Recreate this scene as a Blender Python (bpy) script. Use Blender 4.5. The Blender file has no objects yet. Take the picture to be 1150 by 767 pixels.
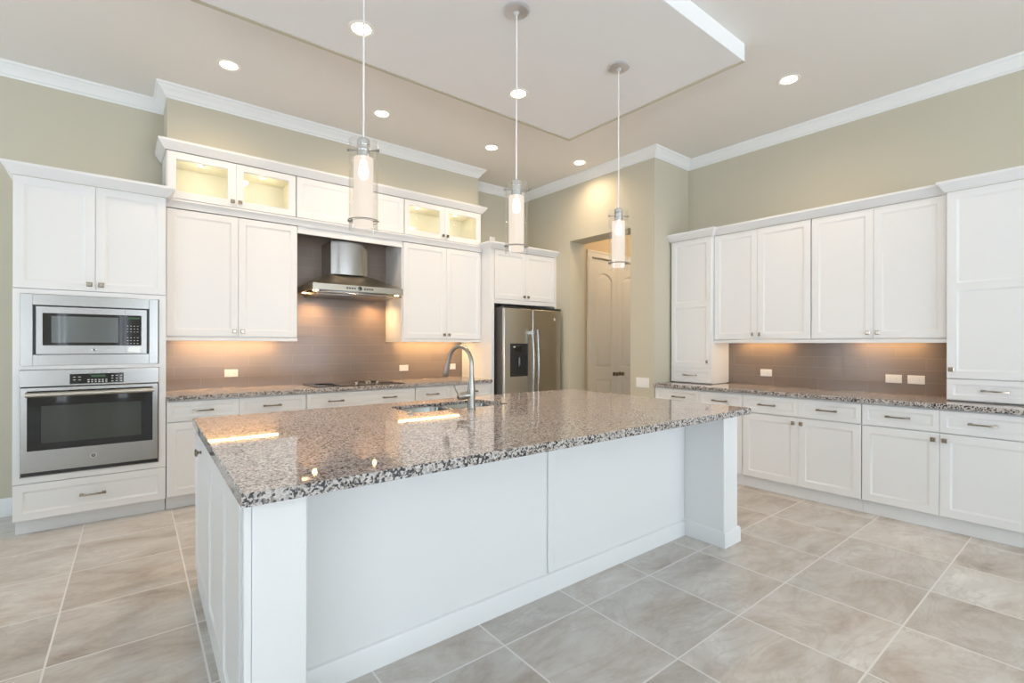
import bpy, bmesh, math, random
from mathutils import Vector, Matrix
from mathutils.geometry import tessellate_polygon

random.seed(4)
S = bpy.context.scene
COL = S.collection
PI = math.pi

# ------------------------------------------------------------------ camera
F_PX, YAW, ROLL, CAM_H = 550.34, 0.6784, -0.0019, 1.33
cam_d = bpy.data.cameras.new('camera')
cam = bpy.data.objects.new('camera', cam_d)
COL.objects.link(cam)
cam_d.sensor_width = 36.0
cam_d.lens = 36.0 * F_PX / 1150.0
cam_d.shift_y = 3.67 / 1150.0
cam_d.clip_start = 0.05
fw = Vector((math.sin(YAW), math.cos(YAW), 0))
rt = Vector((math.cos(YAW), -math.sin(YAW), 0))
dn = Vector((0, 0, -1))
c_, s_ = math.cos(ROLL), math.sin(ROLL)
rt, dn = rt * c_ + dn * s_, dn * c_ - rt * s_
cam.matrix_world = Matrix(((rt.x, -dn.x, -fw.x, 0), (rt.y, -dn.y, -fw.y, 0), (rt.z, -dn.z, -fw.z, CAM_H), (0, 0, 0, 1)))
S.camera = cam

# ------------------------------------------------------------------ exposure, world, daylight
S.view_settings.view_transform = 'Standard'
S.view_settings.look = 'None'
S.view_settings.exposure = -0.11
S.view_settings.gamma = 1.0
S.view_settings.use_curve_mapping = False

SKY, GROUND_UPLIGHT, SKY_STRENGTH = (0.72, 0.87, 1.0), (1.36, 1.50, 1.66), 4.9  # lower half brighter than the sky, added as uplight for the ceiling
W = bpy.data.worlds.new('daylight')
S.world = W
W.use_nodes = True
nt = W.node_tree
nt.nodes.clear()
o_ = nt.nodes.new('ShaderNodeOutputWorld')
b_ = nt.nodes.new('ShaderNodeBackground')
tc = nt.nodes.new('ShaderNodeTexCoord')
sp = nt.nodes.new('ShaderNodeSeparateXYZ')
rp = nt.nodes.new('ShaderNodeValToRGB')
nt.links.new(tc.outputs['Generated'], sp.inputs[0])
nt.links.new(sp.outputs['Z'], rp.inputs[0])
rp.color_ramp.elements[0].position = 0.0
rp.color_ramp.elements[0].color = (*GROUND_UPLIGHT, 1)
rp.color_ramp.elements[1].position = 0.12
rp.color_ramp.elements[1].color = (*SKY, 1)
nt.links.new(rp.outputs[0], b_.inputs[0])
b_.inputs[1].default_value = SKY_STRENGTH
nt.links.new(b_.outputs[0], o_.inputs[0])


def portal(name, loc, rot, sx, sy):
    l = bpy.data.lights.new(name, 'AREA')
    l.shape = 'RECTANGLE'
    l.size, l.size_y = sx, sy
    l.cycles.is_portal = True
    o = bpy.data.objects.new(name, l)
    o.location = loc
    o.rotation_euler = rot
    COL.objects.link(o)
    return o


REAR, LEFT = -4.6, -3.4
portal('window_portal', (0.9, REAR - 0.12, 1.66), (PI / 2, 0, PI), 8.2, 2.96)
portal('window_portal', (LEFT - 0.12, 0.4, 1.66), (PI / 2, 0, PI / 2), 8.4, 2.96)

# ------------------------------------------------------------------ materials


def new_mat(name):
    m = bpy.data.materials.new(name)
    m.use_nodes = True
    n = m.node_tree.nodes
    return m, n, m.node_tree.links, n['Principled BSDF']


def plain(name, col, rough=0.5, metal=0.0, bump=0.0, bscale=60.0, coat=0.0, spec=0.5, aniso=0.0):
    m, n, l, p = new_mat(name)
    p.inputs['Base Color'].default_value = (*col, 1)
    p.inputs['Roughness'].default_value = rough
    p.inputs['Metallic'].default_value = metal
    p.inputs['Specular IOR Level'].default_value = spec
    p.inputs['Coat Weight'].default_value = coat
    t = n.new('ShaderNodeTexCoord')
    nz = n.new('ShaderNodeTexNoise')
    nz.inputs['Scale'].default_value = bscale
    nz.inputs['Detail'].default_value = 3
    l.new(t.outputs['Object'], nz.inputs['Vector'])
    if aniso:
        mp = n.new('ShaderNodeMapping')
        mp.inputs['Scale'].default_value = (1.0, 1.0, aniso)
        l.new(t.outputs['Object'], mp.inputs[0])
        l.new(mp.outputs[0], nz.inputs['Vector'])
    # faint unevenness of the finish
    mr = n.new('ShaderNodeMapRange')
    mr.inputs[3].default_value = max(0.02, rough * 0.92)
    mr.inputs[4].default_value = min(1.0, rough * 1.08)
    l.new(nz.outputs[0], mr.inputs[0])
    l.new(mr.outputs[0], p.inputs['Roughness'])
    if bump:
        bp = n.new('ShaderNodeBump')
        bp.inputs['Strength'].default_value = bump
        bp.inputs['Distance'].default_value = 0.002
        l.new(nz.outputs[0], bp.inputs['Height'])
        l.new(bp.outputs[0], p.inputs['Normal'])
    return m


def glow(name, col, strength):
    m, n, l, p = new_mat(name)
    p.inputs['Base Color'].default_value = (0.9, 0.88, 0.84, 1) if strength > 1 else (0.02, 0.03, 0.02, 1)
    p.inputs['Emission Color'].default_value = (*col, 1)
    p.inputs['Emission Strength'].default_value = strength
    return m


def thin_glass(name, gloss=0.06, tint=(1, 1, 1), edge=0.35):
    m, n, l, p = new_mat(name)
    n.remove(p)
    tr = n.new('ShaderNodeBsdfTransparent')
    tr.inputs[0].default_value = (*tint, 1)
    gl = n.new('ShaderNodeBsdfGlossy')
    gl.inputs['Roughness'].default_value = 0.02
    lw = n.new('ShaderNodeLayerWeight')
    lw.inputs[0].default_value = 0.35
    mr = n.new('ShaderNodeMapRange')
    mr.inputs[3].default_value = gloss
    mr.inputs[4].default_value = edge
    mx = n.new('ShaderNodeMixShader')
    l.new(lw.outputs['Facing'], mr.inputs[0])
    l.new(mr.outputs[0], mx.inputs[0])
    l.new(tr.outputs[0], mx.inputs[1])
    l.new(gl.outputs[0], mx.inputs[2])
    l.new(mx.outputs[0], n['Material Output'].inputs[0])
    return m


def ramp(n, stops):
    r = n.new('ShaderNodeValToRGB')
    e = r.color_ramp.elements
    while len(e) < len(stops):
        e.new(0.5)
    for k, (pos, col) in enumerate(stops):
        e[k].position = pos
        e[k].color = (*col, 1)
    return r


M = {}
M['cab'] = plain('white_painted_wood', (0.78, 0.78, 0.775), 0.32, bump=0.02, bscale=40)
M['inner'] = plain('cream_cabinet_interior', (0.82, 0.79, 0.66), 0.5)
M['trim'] = plain('white_trim_paint', (0.80, 0.81, 0.80), 0.38)
M['wall'] = plain('sage_beige_wall_paint', (0.545, 0.51, 0.408), 0.85, bump=0.08, bscale=220, spec=0.2)
M['hall'] = plain('tan_hall_paint', (0.56, 0.46, 0.31), 0.85, bump=0.08, bscale=220, spec=0.2)
M['ceil'] = plain('ceiling_paint', (0.80, 0.775, 0.735), 0.9, bump=0.06, bscale=160, spec=0.2)
M['panel'] = plain('white_ceiling_panel_paint', (0.82, 0.82, 0.815), 0.85, spec=0.2)
M['steel'] = plain('brushed_stainless_steel', (0.41, 0.40, 0.39), 0.24, 1.0, bscale=14, aniso=40)
M['steel_warm'] = plain('warm_brushed_steel', (0.54, 0.52, 0.47), 0.30, 1.0, bscale=14, aniso=0.03)
M['hood'] = plain('warm_hood_steel', (0.36, 0.33, 0.275), 0.33, 1.0, bscale=14, aniso=40)
M['steel_dark'] = plain('dark_steel', (0.26, 0.25, 0.24), 0.3, 1.0)
M['chrome'] = plain('polished_chrome', (0.75, 0.76, 0.78), 0.1, 1.0)
M['canopy'] = plain('satin_canopy_metal', (0.66, 0.67, 0.70), 0.32, 0.8)
M['nickel'] = plain('satin_nickel', (0.36, 0.315, 0.26), 0.25, 1.0)
M['faucet'] = plain('brushed_nickel_faucet', (0.36, 0.345, 0.32), 0.28, 1.0)
M['bronze'] = plain('dark_bronze', (0.14, 0.10, 0.06), 0.35, 0.9)
M['black'] = plain('black_glass', (0.012, 0.012, 0.014), 0.06, coat=0.3)
M['blackp'] = plain('black_plastic', (0.02, 0.02, 0.022), 0.3)
M['ovglass'] = plain('oven_window_glass', (0.045, 0.05, 0.043), 0.08, spec=0.5, coat=0.3)
M['mwglass'] = plain('microwave_window_glass', (0.10, 0.115, 0.12), 0.12, spec=0.9, coat=0.6)
M['grey'] = plain('grey_fridge_side', (0.085, 0.08, 0.078), 0.45)
M['plate'] = plain('white_plastic', (0.82, 0.80, 0.78), 0.35)
M['slot'] = plain('outlet_grey', (0.45, 0.43, 0.41), 0.5)
M['key'] = plain('pale_button_print', (0.55, 0.55, 0.55), 0.5)
M['doorw'] = plain('door_paint', (0.74, 0.71, 0.645), 0.4)
M['sink'] = plain('sink_steel', (0.40, 0.40, 0.395), 0.22, 1.0)
M['glass'] = thin_glass('cabinet_glass', 0.05)
M['pglass'] = thin_glass('pendant_clear_glass', 0.03, (0.995, 0.99, 0.98), 0.22)
M['disp'] = glow('green_clock_display', (0.10, 0.5, 0.10), 0.12)
M['bulb'] = glow('warm_bulb', (1.0, 0.80, 0.55), 30.0)
M['can'] = glow('downlight_lens', (1.0, 0.86, 0.66), 14.0)
M['puck'] = glow('puck_lens', (1.0, 0.88, 0.55), 12.0)
M['strip'] = glow('warm_strip_lens', (1.0, 0.64, 0.28), 58.0)
M['strip_r'] = glow('warm_strip_lens_dim', (1.0, 0.62, 0.25), 28.0)
M['hoodlamp'] = glow('hood_lamp_lens', (1.0, 0.60, 0.26), 16.0)
M['canring'] = plain('warm_white_trim_ring', (0.85, 0.82, 0.76), 0.4)

# frosted inner pendant shade: glows, lets the bulb show through
m, n, l, p = new_mat('frosted_pendant_glass')
n.remove(p)
em = n.new('ShaderNodeEmission')
em.inputs[0].default_value = (1.0, 0.88, 0.76, 1)
em.inputs[1].default_value = 1.08
tr = n.new('ShaderNodeBsdfTransparent')
mx = n.new('ShaderNodeMixShader')
mx.inputs[0].default_value = 0.90
l.new(tr.outputs[0], mx.inputs[1])
l.new(em.outputs[0], mx.inputs[2])
l.new(mx.outputs[0], n['Material Output'].inputs[0])
M['frost'] = m


# granite: crystals of cream, grey, pinkish brown and black
def granite(name, scale, stops, big):
    m, n, l, p = new_mat(name)
    t = n.new('ShaderNodeTexCoord')
    nz0 = n.new('ShaderNodeTexNoise')
    nz0.inputs['Scale'].default_value = 60
    nz0.inputs['Detail'].default_value = 2
    l.new(t.outputs['Object'], nz0.inputs['Vector'])
    vm = n.new('ShaderNodeVectorMath')
    vm.operation = 'MULTIPLY_ADD'
    vm.inputs[1].default_value = (0.012, 0.012, 0.012)
    l.new(nz0.outputs['Color'], vm.inputs[0])
    l.new(t.outputs['Object'], vm.inputs[2])
    v = n.new('ShaderNodeTexVoronoi')
    v.inputs['Scale'].default_value = scale
    l.new(vm.outputs[0], v.inputs['Vector'])
    sx = n.new('ShaderNodeSeparateColor')
    l.new(v.outputs['Color'], sx.inputs[0])
    nz = n.new('ShaderNodeTexNoise')
    nz.inputs['Scale'].default_value = 26
    nz.inputs['Detail'].default_value = 2
    l.new(t.outputs['Object'], nz.inputs['Vector'])
    ad = n.new('ShaderNodeMath')
    ad.operation = 'MULTIPLY_ADD'
    ad.inputs[1].default_value = big
    l.new(nz.outputs[0], ad.inputs[0])
    l.new(sx.outputs[0], ad.inputs[2])
    sb = n.new('ShaderNodeMath')
    sb.operation = 'SUBTRACT'
    sb.inputs[1].default_value = big / 2
    l.new(ad.outputs[0], sb.inputs[0])
    r = ramp(n, stops)
    r.color_ramp.interpolation = 'CONSTANT'
    l.new(sb.outputs[0], r.inputs[0])
    l.new(r.outputs[0], p.inputs['Base Color'])
    p.inputs['Roughness'].default_value = 0.035
    p.inputs['Specular IOR Level'].default_value = 0.68
    return m


M['granite'] = granite('speckled_granite', 150, [(0.0, (0.09, 0.084, 0.088)), (0.12, (0.19, 0.17, 0.17)), (0.20, (0.33, 0.28, 0.27)),
                 (0.36, (0.50, 0.42, 0.405)), (0.52, (0.60, 0.53, 0.51)), (0.74, (0.66, 0.61, 0.59)), (0.92, (0.38, 0.36, 0.365))], 0.7)
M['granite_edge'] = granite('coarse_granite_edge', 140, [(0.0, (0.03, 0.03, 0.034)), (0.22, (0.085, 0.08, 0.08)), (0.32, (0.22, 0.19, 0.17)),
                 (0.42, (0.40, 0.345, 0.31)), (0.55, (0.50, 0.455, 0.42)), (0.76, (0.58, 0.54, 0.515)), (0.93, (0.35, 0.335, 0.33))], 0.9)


# marbled porcelain floor tile on a grid read off the photograph's grout lines
def floor_mat():
    m, n, l, p = new_mat('marbled_floor_tile')
    g = n.new('ShaderNodeNewGeometry')
    sp = n.new('ShaderNodeSeparateXYZ')
    l.new(g.outputs['Position'], sp.inputs[0])

    def math_(op, a, b=None, c=None):
        k = n.new('ShaderNodeMath')
        k.operation = op
        for i, v in enumerate((a, b, c)):
            if v is None:
                continue
            if isinstance(v, (int, float)):
                k.inputs[i].default_value = v
            else:
                l.new(v, k.inputs[i])
        return k.outputs[0]
    T = 0.53
    xs = math_('ADD', sp.outputs['X'], math_('MULTIPLY', math_('SUBTRACT', sp.outputs['Y'], 1.7), -0.022))
    u = math_('DIVIDE', math_('SUBTRACT', xs, 1.336 - 10 * T), T)
    v = math_('DIVIDE', math_('SUBTRACT', sp.outputs['Y'], 1.705 - 20 * T), T)
    fu, fv = math_('FRACT', u), math_('FRACT', v)
    iu, iv = math_('FLOOR', u), math_('FLOOR', v)
    du = math_('MINIMUM', fu, math_('SUBTRACT', 1.0, fu))
    dv = math_('MINIMUM', fv, math_('SUBTRACT', 1.0, fv))
    d = math_('MINIMUM', du, dv)
    grout = math_('LESS_THAN', d, 0.0075)
    # each tile takes its own piece of stone
    cb = n.new('ShaderNodeCombineXYZ')
    l.new(iu, cb.inputs[0])
    l.new(iv, cb.inputs[1])
    wn = n.new('ShaderNodeTexWhiteNoise')
    wn.noise_dimensions = '2D'
    l.new(cb.outputs[0], wn.inputs['Vector'])
    off = n.new('ShaderNodeVectorMath')
    off.operation = 'MULTIPLY_ADD'
    off.inputs[1].default_value = (14, 14, 14)
    l.new(wn.outputs['Color'], off.inputs[0])
    l.new(g.outputs['Position'], off.inputs[2])
    mp = n.new('ShaderNodeMapping')
    mp.inputs['Rotation'].default_value = (0, 0, 0.6)
    mp.inputs['Scale'].default_value = (1.0, 1.9, 1.0)
    l.new(off.outputs[0], mp.inputs[0])
    n1 = n.new('ShaderNodeTexNoise')
    n1.inputs['Scale'].default_value = 1.9
    n1.inputs['Detail'].default_value = 9
    n1.inputs['Roughness'].default_value = 0.70
    n1.inputs['Distortion'].default_value = 0.45
    l.new(mp.outputs[0], n1.inputs['Vector'])
    r1 = ramp(n, [(0.28, (0.31, 0.235, 0.18)), (0.40, (0.455, 0.39, 0.33)), (0.50, (0.535, 0.49, 0.44)), (0.58, (0.575, 0.545, 0.505)), (0.70, (0.70, 0.67, 0.63))])
    l.new(n1.outputs[0], r1.inputs[0])
    n2 = n.new('ShaderNodeTexNoise')
    n2.inputs['Scale'].default_value = 1.3
    n2.inputs['Roughness'].default_value = 0.65
    n2.inputs['Detail'].default_value = 5
    n2.inputs['Distortion'].default_value = 2.0
    l.new(mp.outputs[0], n2.inputs['Vector'])
    r2 = ramp(n, [(0.455, (0, 0, 0)), (0.487, (0.4, 0.4, 0.4)), (0.52, (0, 0, 0))])
    l.new(n2.outputs[0], r2.inputs[0])
    mv = n.new('ShaderNodeMixRGB')
    mv.inputs[2].default_value = (0.40, 0.345, 0.30, 1)
    l.new(r2.outputs[0], mv.inputs[0])
    l.new(r1.outputs[0], mv.inputs[1])
    hs = n.new('ShaderNodeHueSaturation')
    hs.inputs['Saturation'].default_value = 0.78
    mr = n.new('ShaderNodeMapRange')
    mr.inputs[3].default_value = 0.94
    mr.inputs[4].default_value = 1.12
    l.new(wn.outputs['Value'], mr.inputs[0])
    l.new(mr.outputs[0], hs.inputs['Value'])
    l.new(mv.outputs[0], hs.inputs['Color'])
    mg = n.new('ShaderNodeMixRGB')
    mg.inputs[2].default_value = (0.76, 0.74, 0.725, 1)
    l.new(grout, mg.inputs[0])
    l.new(hs.outputs[0], mg.inputs[1])
    l.new(mg.outputs[0], p.inputs['Base Color'])
    rr = n.new('ShaderNodeMapRange')
    rr.inputs[3].default_value = 0.34
    rr.inputs[4].default_value = 0.8
    l.new(grout, rr.inputs[0])
    l.new(rr.outputs[0], p.inputs['Roughness'])
    bp = n.new('ShaderNodeBump')
    bp.inputs['Strength'].default_value = 0.4
    bp.inputs['Distance'].default_value = 0.002
    bp.invert = True
    l.new(grout, bp.inputs['Height'])
    l.new(bp.outputs[0], p.inputs['Normal'])
    return m


M['floor'] = floor_mat()


def tile_mat(name, axis):
    m, n, l, p = new_mat(name)
    g = n.new('ShaderNodeNewGeometry')
    sp = n.new('ShaderNodeSeparateXYZ')
    l.new(g.outputs['Position'], sp.inputs[0])
    cb = n.new('ShaderNodeCombineXYZ')
    l.new(sp.outputs[axis], cb.inputs[0])
    sh = n.new('ShaderNodeMath')
    sh.operation = 'SUBTRACT'
    sh.inputs[1].default_value = 0.915
    l.new(sp.outputs['Z'], sh.inputs[0])
    l.new(sh.outputs[0], cb.inputs[1])
    b = n.new('ShaderNodeTexBrick')
    b.inputs['Scale'].default_value = 1.0
    b.inputs['Brick Width'].default_value = 0.405
    b.inputs['Row Height'].default_value = 0.102
    b.inputs['Mortar Size'].default_value = 0.0016
    b.inputs['Mortar Smooth'].default_value = 0.3
    b.inputs['Bias'].default_value = 0.0
    b.inputs['Color1'].default_value = (0.225, 0.175, 0.145, 1)
    b.inputs['Color2'].default_value = (0.25, 0.198, 0.166, 1)
    b.inputs['Mortar'].default_value = (0.30, 0.255, 0.22, 1)
    l.new(cb.outputs[0], b.inputs['Vector'])
    l.new(b.outputs['Color'], p.inputs['Base Color'])
    p.inputs['Roughness'].default_value = 0.20
    p.inputs['Specular IOR Level'].default_value = 0.4
    p.inputs['Coat Weight'].default_value = 0.10
    p.inputs['Coat Roughness'].default_value = 0.04
    nz = n.new('ShaderNodeTexNoise')
    nz.inputs['Scale'].default_value = 9
    l.new(g.outputs['Position'], nz.inputs['Vector'])
    bp = n.new('ShaderNodeBump')
    bp.inputs['Strength'].default_value = 0.06
    bp.inputs['Distance'].default_value = 0.01
    l.new(nz.outputs[0], bp.inputs['Height'])
    b2 = n.new('ShaderNodeBump')
    b2.inputs['Strength'].default_value = 0.35
    b2.inputs['Distance'].default_value = 0.002
    b2.invert = True
    l.new(b.outputs['Fac'], b2.inputs['Height'])
    l.new(bp.outputs[0], b2.inputs['Normal'])
    l.new(b2.outputs[0], p.inputs['Normal'])
    return m


M['tile_b'] = tile_mat('taupe_glass_tile', 'X')
M['tile_r'] = tile_mat('taupe_glass_tile_side', 'Y')

# ------------------------------------------------------------------ mesh helpers


class MB:
    def __init__(self):
        self.v, self.f = [], []

    def add(self, vs, fs):
        k = len(self.v)
        self.v += [tuple(p) for p in vs]
        self.f += [tuple(i + k for i in q) for q in fs]
        return self

    def box(self, x0, x1, y0, y1, z0, z1):
        vs = [(x0, y0, z0), (x1, y0, z0), (x1, y1, z0), (x0, y1, z0), (x0, y0, z1), (x1, y0, z1), (x1, y1, z1), (x0, y1, z1)]
        return self.add(vs, [(0, 3, 2, 1), (4, 5, 6, 7), (0, 1, 5, 4), (1, 2, 6, 5), (2, 3, 7, 6), (3, 0, 4, 7)])

    def loft(self, rings, cap0=True, cap1=True, closed=True):
        n = len(rings[0])
        vs = [p for r in rings for p in r]
        fs = []
        for i in range(len(rings) - 1):
            for j in range(n if closed else n - 1):
                a, b = i * n + j, i * n + (j + 1) % n
                fs.append((a, b, b + n, a + n))
        if cap0:
            fs.append(tuple(range(n - 1, -1, -1)))
        if cap1:
            fs.append(tuple((len(rings) - 1) * n + j for j in range(n)))
        return self.add(vs, fs)

    def lathe(self, cx, cy, prof, seg=32, axis='z', cap0=True, cap1=True):
        rings = []
        for r, h in prof:
            ring = []
            for k in range(seg):
                a = 2 * PI * k / seg
                u, w = r * math.cos(a), r * math.sin(a)
                if axis == 'z':
                    ring.append((cx + u, cy + w, h))
                elif axis == 'y':            # axis along y; cx, cy are x and z
                    ring.append((cx + u, h, cy + w))
                else:                        # axis along x; cx, cy are y and z
                    ring.append((h, cx + u, cy + w))
            rings.append(ring)
        return self.loft(rings, cap0, cap1)

    def tube(self, pts, rad, seg=12, flat=1.0):
        pts = [Vector(p) for p in pts]
        rads = rad if isinstance(rad, (list, tuple)) else [rad] * len(pts)
        rings = []
        up = None
        for i, p in enumerate(pts):
            t = (pts[min(i + 1, len(pts) - 1)] - pts[max(i - 1, 0)]).normalized()
            if up is None:
                up = Vector((0, 0, 1)) if abs(t.z) < 0.9 else Vector((1, 0, 0))
            s = t.cross(up).normalized()
            up = s.cross(t).normalized()
            rings.append([p + s * (rads[i] * math.cos(2 * PI * k / seg)) + up * (rads[i] * flat * math.sin(2 * PI * k / seg)) for k in range(seg)])
        return self.loft(rings)

    def build(self, name, mat, parent=None, bevel=0.0, smooth=True, seg=2):
        me = bpy.data.meshes.new(name)
        me.from_pydata(self.v, [], self.f)
        bm = bmesh.new()
        bm.from_mesh(me)
        bmesh.ops.recalc_face_normals(bm, faces=bm.faces)
        bm.to_mesh(me)
        bm.free()
        me.materials.append(M[mat] if isinstance(mat, str) else mat)
        if smooth:
            me.polygons.foreach_set('use_smooth', [True] * len(me.polygons))
            me.set_sharp_from_angle(angle=math.radians(32))
        o = bpy.data.objects.new(name, me)
        COL.objects.link(o)
        if parent is not None:
            o.parent = parent
        if bevel:
            bv = o.modifiers.new('edge', 'BEVEL')
            bv.width = bevel
            bv.segments = seg
            bv.limit_method = 'ANGLE'
            bv.angle_limit = math.radians(40)
            bv.harden_normals = False
        return o


def thing(name, label, cat, loc=(0, 0, 0), rz=0.0, group=None):
    o = bpy.data.objects.new(name, None)
    o.empty_display_size = 0.1
    o.location = loc
    o.rotation_euler = (0, 0, rz)
    COL.objects.link(o)
    return tag(o, label, cat, group)


def tag(o, label, cat, group=None):
    o['label'] = label
    o['category'] = cat
    if group:
        o['group'] = group
    return o


def struct(o):
    o['kind'] = 'structure'
    return o


def copy_thing(src, loc, label, rz=None):
    c = src.copy()
    COL.objects.link(c)
    c.location = loc
    if rz is not None:
        c.rotation_euler = (0, 0, rz)
    c['label'] = label
    for ch in list(src.children):
        d = ch.copy()
        COL.objects.link(d)
        d.parent = c
        for g in list(ch.children):
            e = g.copy()
            COL.objects.link(e)
            e.parent = d
    return c


def rect(x0, x1, z0, z1):
    return [(x0, z0), (x1, z0), (x1, z1), (x0, z1)]


def arch(x0, x1, z0, z1, rise, n=12):
    pts = [(x0, z0), (x1, z0)]
    for k in range(n + 1):
        t = k / n
        x = x1 + (x0 - x1) * t
        pts.append((x, z1 - rise + rise * math.sin(PI * t) ** 0.75 if 0 < t < 1 else z1 - rise))
    return pts


def inset(loop, d):
    n = len(loop)
    out = []
    for i in range(n):
        p0, p1, p2 = Vector(loop[i - 1]), Vector(loop[i]), Vector(loop[(i + 1) % n])
        e1, e2 = (p1 - p0).normalized(), (p2 - p1).normalized()
        n1, n2 = Vector((-e1.y, e1.x)), Vector((-e2.y, e2.x))
        b = n1 + n2
        k = max(b.length_squared, 0.3)
        out.append(tuple(p1 + b * (2 * d / k)))
    return out


def panel_front(w, h, holes, thick, profile, cap=True):
    """A door or drawer front: slab from y=0 (back) to y=-thick (front), with moulded recesses along the hole loops."""
    mb = MB()
    e = 0.0015
    outer = rect(0, w, 0, h)
    oi = inset(outer, e)
    mb.loft([[(x, 0, z) for x, z in outer], [(x, -thick + e, z) for x, z in outer], [(x, -thick, z) for x, z in oi]], cap0=cap, cap1=False)
    loops = [[Vector((x, 0, z)) for x, z in oi]] + [[Vector((x, 0, z)) for x, z in hl] for hl in holes]
    flat = [p for lp in loops for p in lp]
    tris = tessellate_polygon([[Vector((p.x, p.z, 0)) for p in lp] for lp in loops])
    mb.add([(p.x, -thick, p.z) for p in flat], tris)
    for hl in holes:
        rings = [[(x, -thick + dy, z) for x, z in inset(hl, i)] for i, dy in profile]
        mb.loft(rings, cap0=False, cap1=cap)
    return mb


SHAKER = [(0, 0), (0.003, 0.0025), (0.010, 0.0045), (0.013, 0.0065)]


def knob_mesh():
    mb = MB()
    mb.lathe(0, 0, [(0.009, 0.0), (0.009, -0.003), (0.006, -0.006), (0.006, -0.016)], 16, 'y')
    r = [(-0.016, 0.016), (0.016, 0.016)]

    def sq(a, y):
        return [(-a, y, -a), (a, y, -a), (a, y, a), (-a, y, a)]
    mb.loft([sq(0.008, -0.014), sq(0.0155, -0.019), (sq(0.0165, -0.023)), sq(0.012, -0.028)])
    return mb


def pull_mesh(L=0.15):
    mb = MB()
    for s in (-1, 1):
        x = s * (L / 2 - 0.012)
        mb.loft([[(x - 0.011, 0, -0.008), (x + 0.011, 0, -0.008), (x + 0.011, 0, 0.008), (x - 0.011, 0, 0.008)],
                 [(x - 0.008, -0.012, -0.006), (x + 0.008, -0.012, -0.006), (x + 0.008, -0.012, 0.006), (x - 0.008, -0.012, 0.006)],
                 [(x - 0.010, -0.026, -0.007), (x + 0.010, -0.026, -0.007), (x + 0.010, -0.026, 0.007), (x - 0.010, -0.026, 0.007)]])
    rings = []
    for k in range(15):
        t = k / 14 * 2 - 1
        x = t * L / 2
        y = -0.023 - 0.010 * (1 - t * t)
        hz = 0.0055 + 0.002 * t * t
        rings.append([(x, y + 0.004, -hz), (x, y - 0.003, -hz), (x, y - 0.003, hz), (x, y + 0.004, hz)])
    mb.loft(rings)
    return mb


KNOB = knob_mesh()
PULL = pull_mesh()


def hardware(mb, name, x, y, z, parent, mat='nickel', rx=0):
    o = mb.build(name, mat, parent, smooth=True)
    o.location = (x, y, z)
    o.rotation_euler = (rx, 0, 0)
    return o


def front(kind, parent, x0, x1, z0, z1, y=0.0, style='shaker', knob=None, pulls=(), stile=0.056, mat='cab', rails=()):
    """One door or drawer front as a part; its knob or pulls are sub-parts."""
    g = 0.0010
    x0, x1, z0, z1 = x0 + g, x1 - g, z0 + g, z1 - g
    w, h = x1 - x0, z1 - z0
    s = stile
    if style == 'shaker':
        holes = []
        zs = [s] + [v for r in rails for v in (r - z0 - s / 2, r - z0 + s / 2)] + [h - s]
        for a, b in zip(zs[::2], zs[1::2]):
            holes.append(rect(s, w - s, a, b))
        mb = panel_front(w, h, holes, 0.02, SHAKER)
    elif style == 'glass':
        holes = [rect(s, w - s, s, h - s)]
        mb = panel_front(w, h, holes, 0.02, [(0, 0), (0.003, 0.004), (0.005, 0.006), (0.005, 0.02)], cap=False)
        oi = rect(0, w, 0, h)
        hl = inset(holes[0], 0.005)
        tr = tessellate_polygon([[Vector((a, b, 0)) for a, b in oi], [Vector((a, b, 0)) for a, b in hl]])
        mb.add([(a, 0, b) for a, b in oi + hl], tr)
    o = mb.build(kind, mat, parent)
    o.location = (x0, y - 0.001, z0)
    if style == 'glass':
        MB().box(s - 0.004, w - s + 0.004, -0.011, -0.008, s - 0.004, h - s + 0.004).build('glass_pane', 'glass', o, smooth=False)
    if knob:
        hardware(KNOB, 'knob', knob[0] - x0, -0.02, knob[1] - z0, o)
    for px in pulls:
        hardware(PULL, 'handle', px - x0, -0.0195, h / 2, o)
    return o


def sweep(name, path, prof, mat='trim', z=0.0):
    """Moulding along a plan polyline; prof is (offset to the right of travel, height)."""
    P = [Vector(p) for p in path]
    rings = []
    for i, p in enumerate(P):
        d0 = (P[i] - P[i - 1]).normalized() if i else None
        d1 = (P[i + 1] - P[i]).normalized() if i < len(P) - 1 else None
        d0, d1 = d0 or d1, d1 or d0
        n0, n1 = Vector((d0.y, -d0.x)), Vector((d1.y, -d1.x))
        b = n0 + n1
        b = b * (2 / b.length_squared)
        rings.append([(p.x + b.x * o, p.y + b.y * o, z + h) for o, h in prof])
    return struct(MB().loft(rings).build(name, mat))


# ------------------------------------------------------------------ the room
CEIL, YB, XR, XE = 3.49, 5.39, 5.25, 4.58
struct(MB().box(-3.7, 7.2, -5.2, 6.0, -0.12, 0.0).build('floor', 'floor', smooth=False))
struct(MB().box(-3.7, 7.2, -5.2, 6.0, CEIL, CEIL + 0.12).build('ceiling', 'ceil', smooth=False))
struct(MB().box(0.335, 3.50, 1.69, 3.445, 3.362, CEIL).build('ceiling_panel', 'panel', bevel=0.003))
struct(MB().box(0.335, 3.50, 3.412, 3.445, 3.357, 3.362).box(3.468, 3.50, 1.69, 3.412, 3.357, 3.362).box(0.335, 0.367, 1.69, 3.412, 3.357, 3.362).build('panel_edge_strip', 'wall', smooth=False))  # wall-coloured strips draw a darker line along the panel's lower edges

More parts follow.
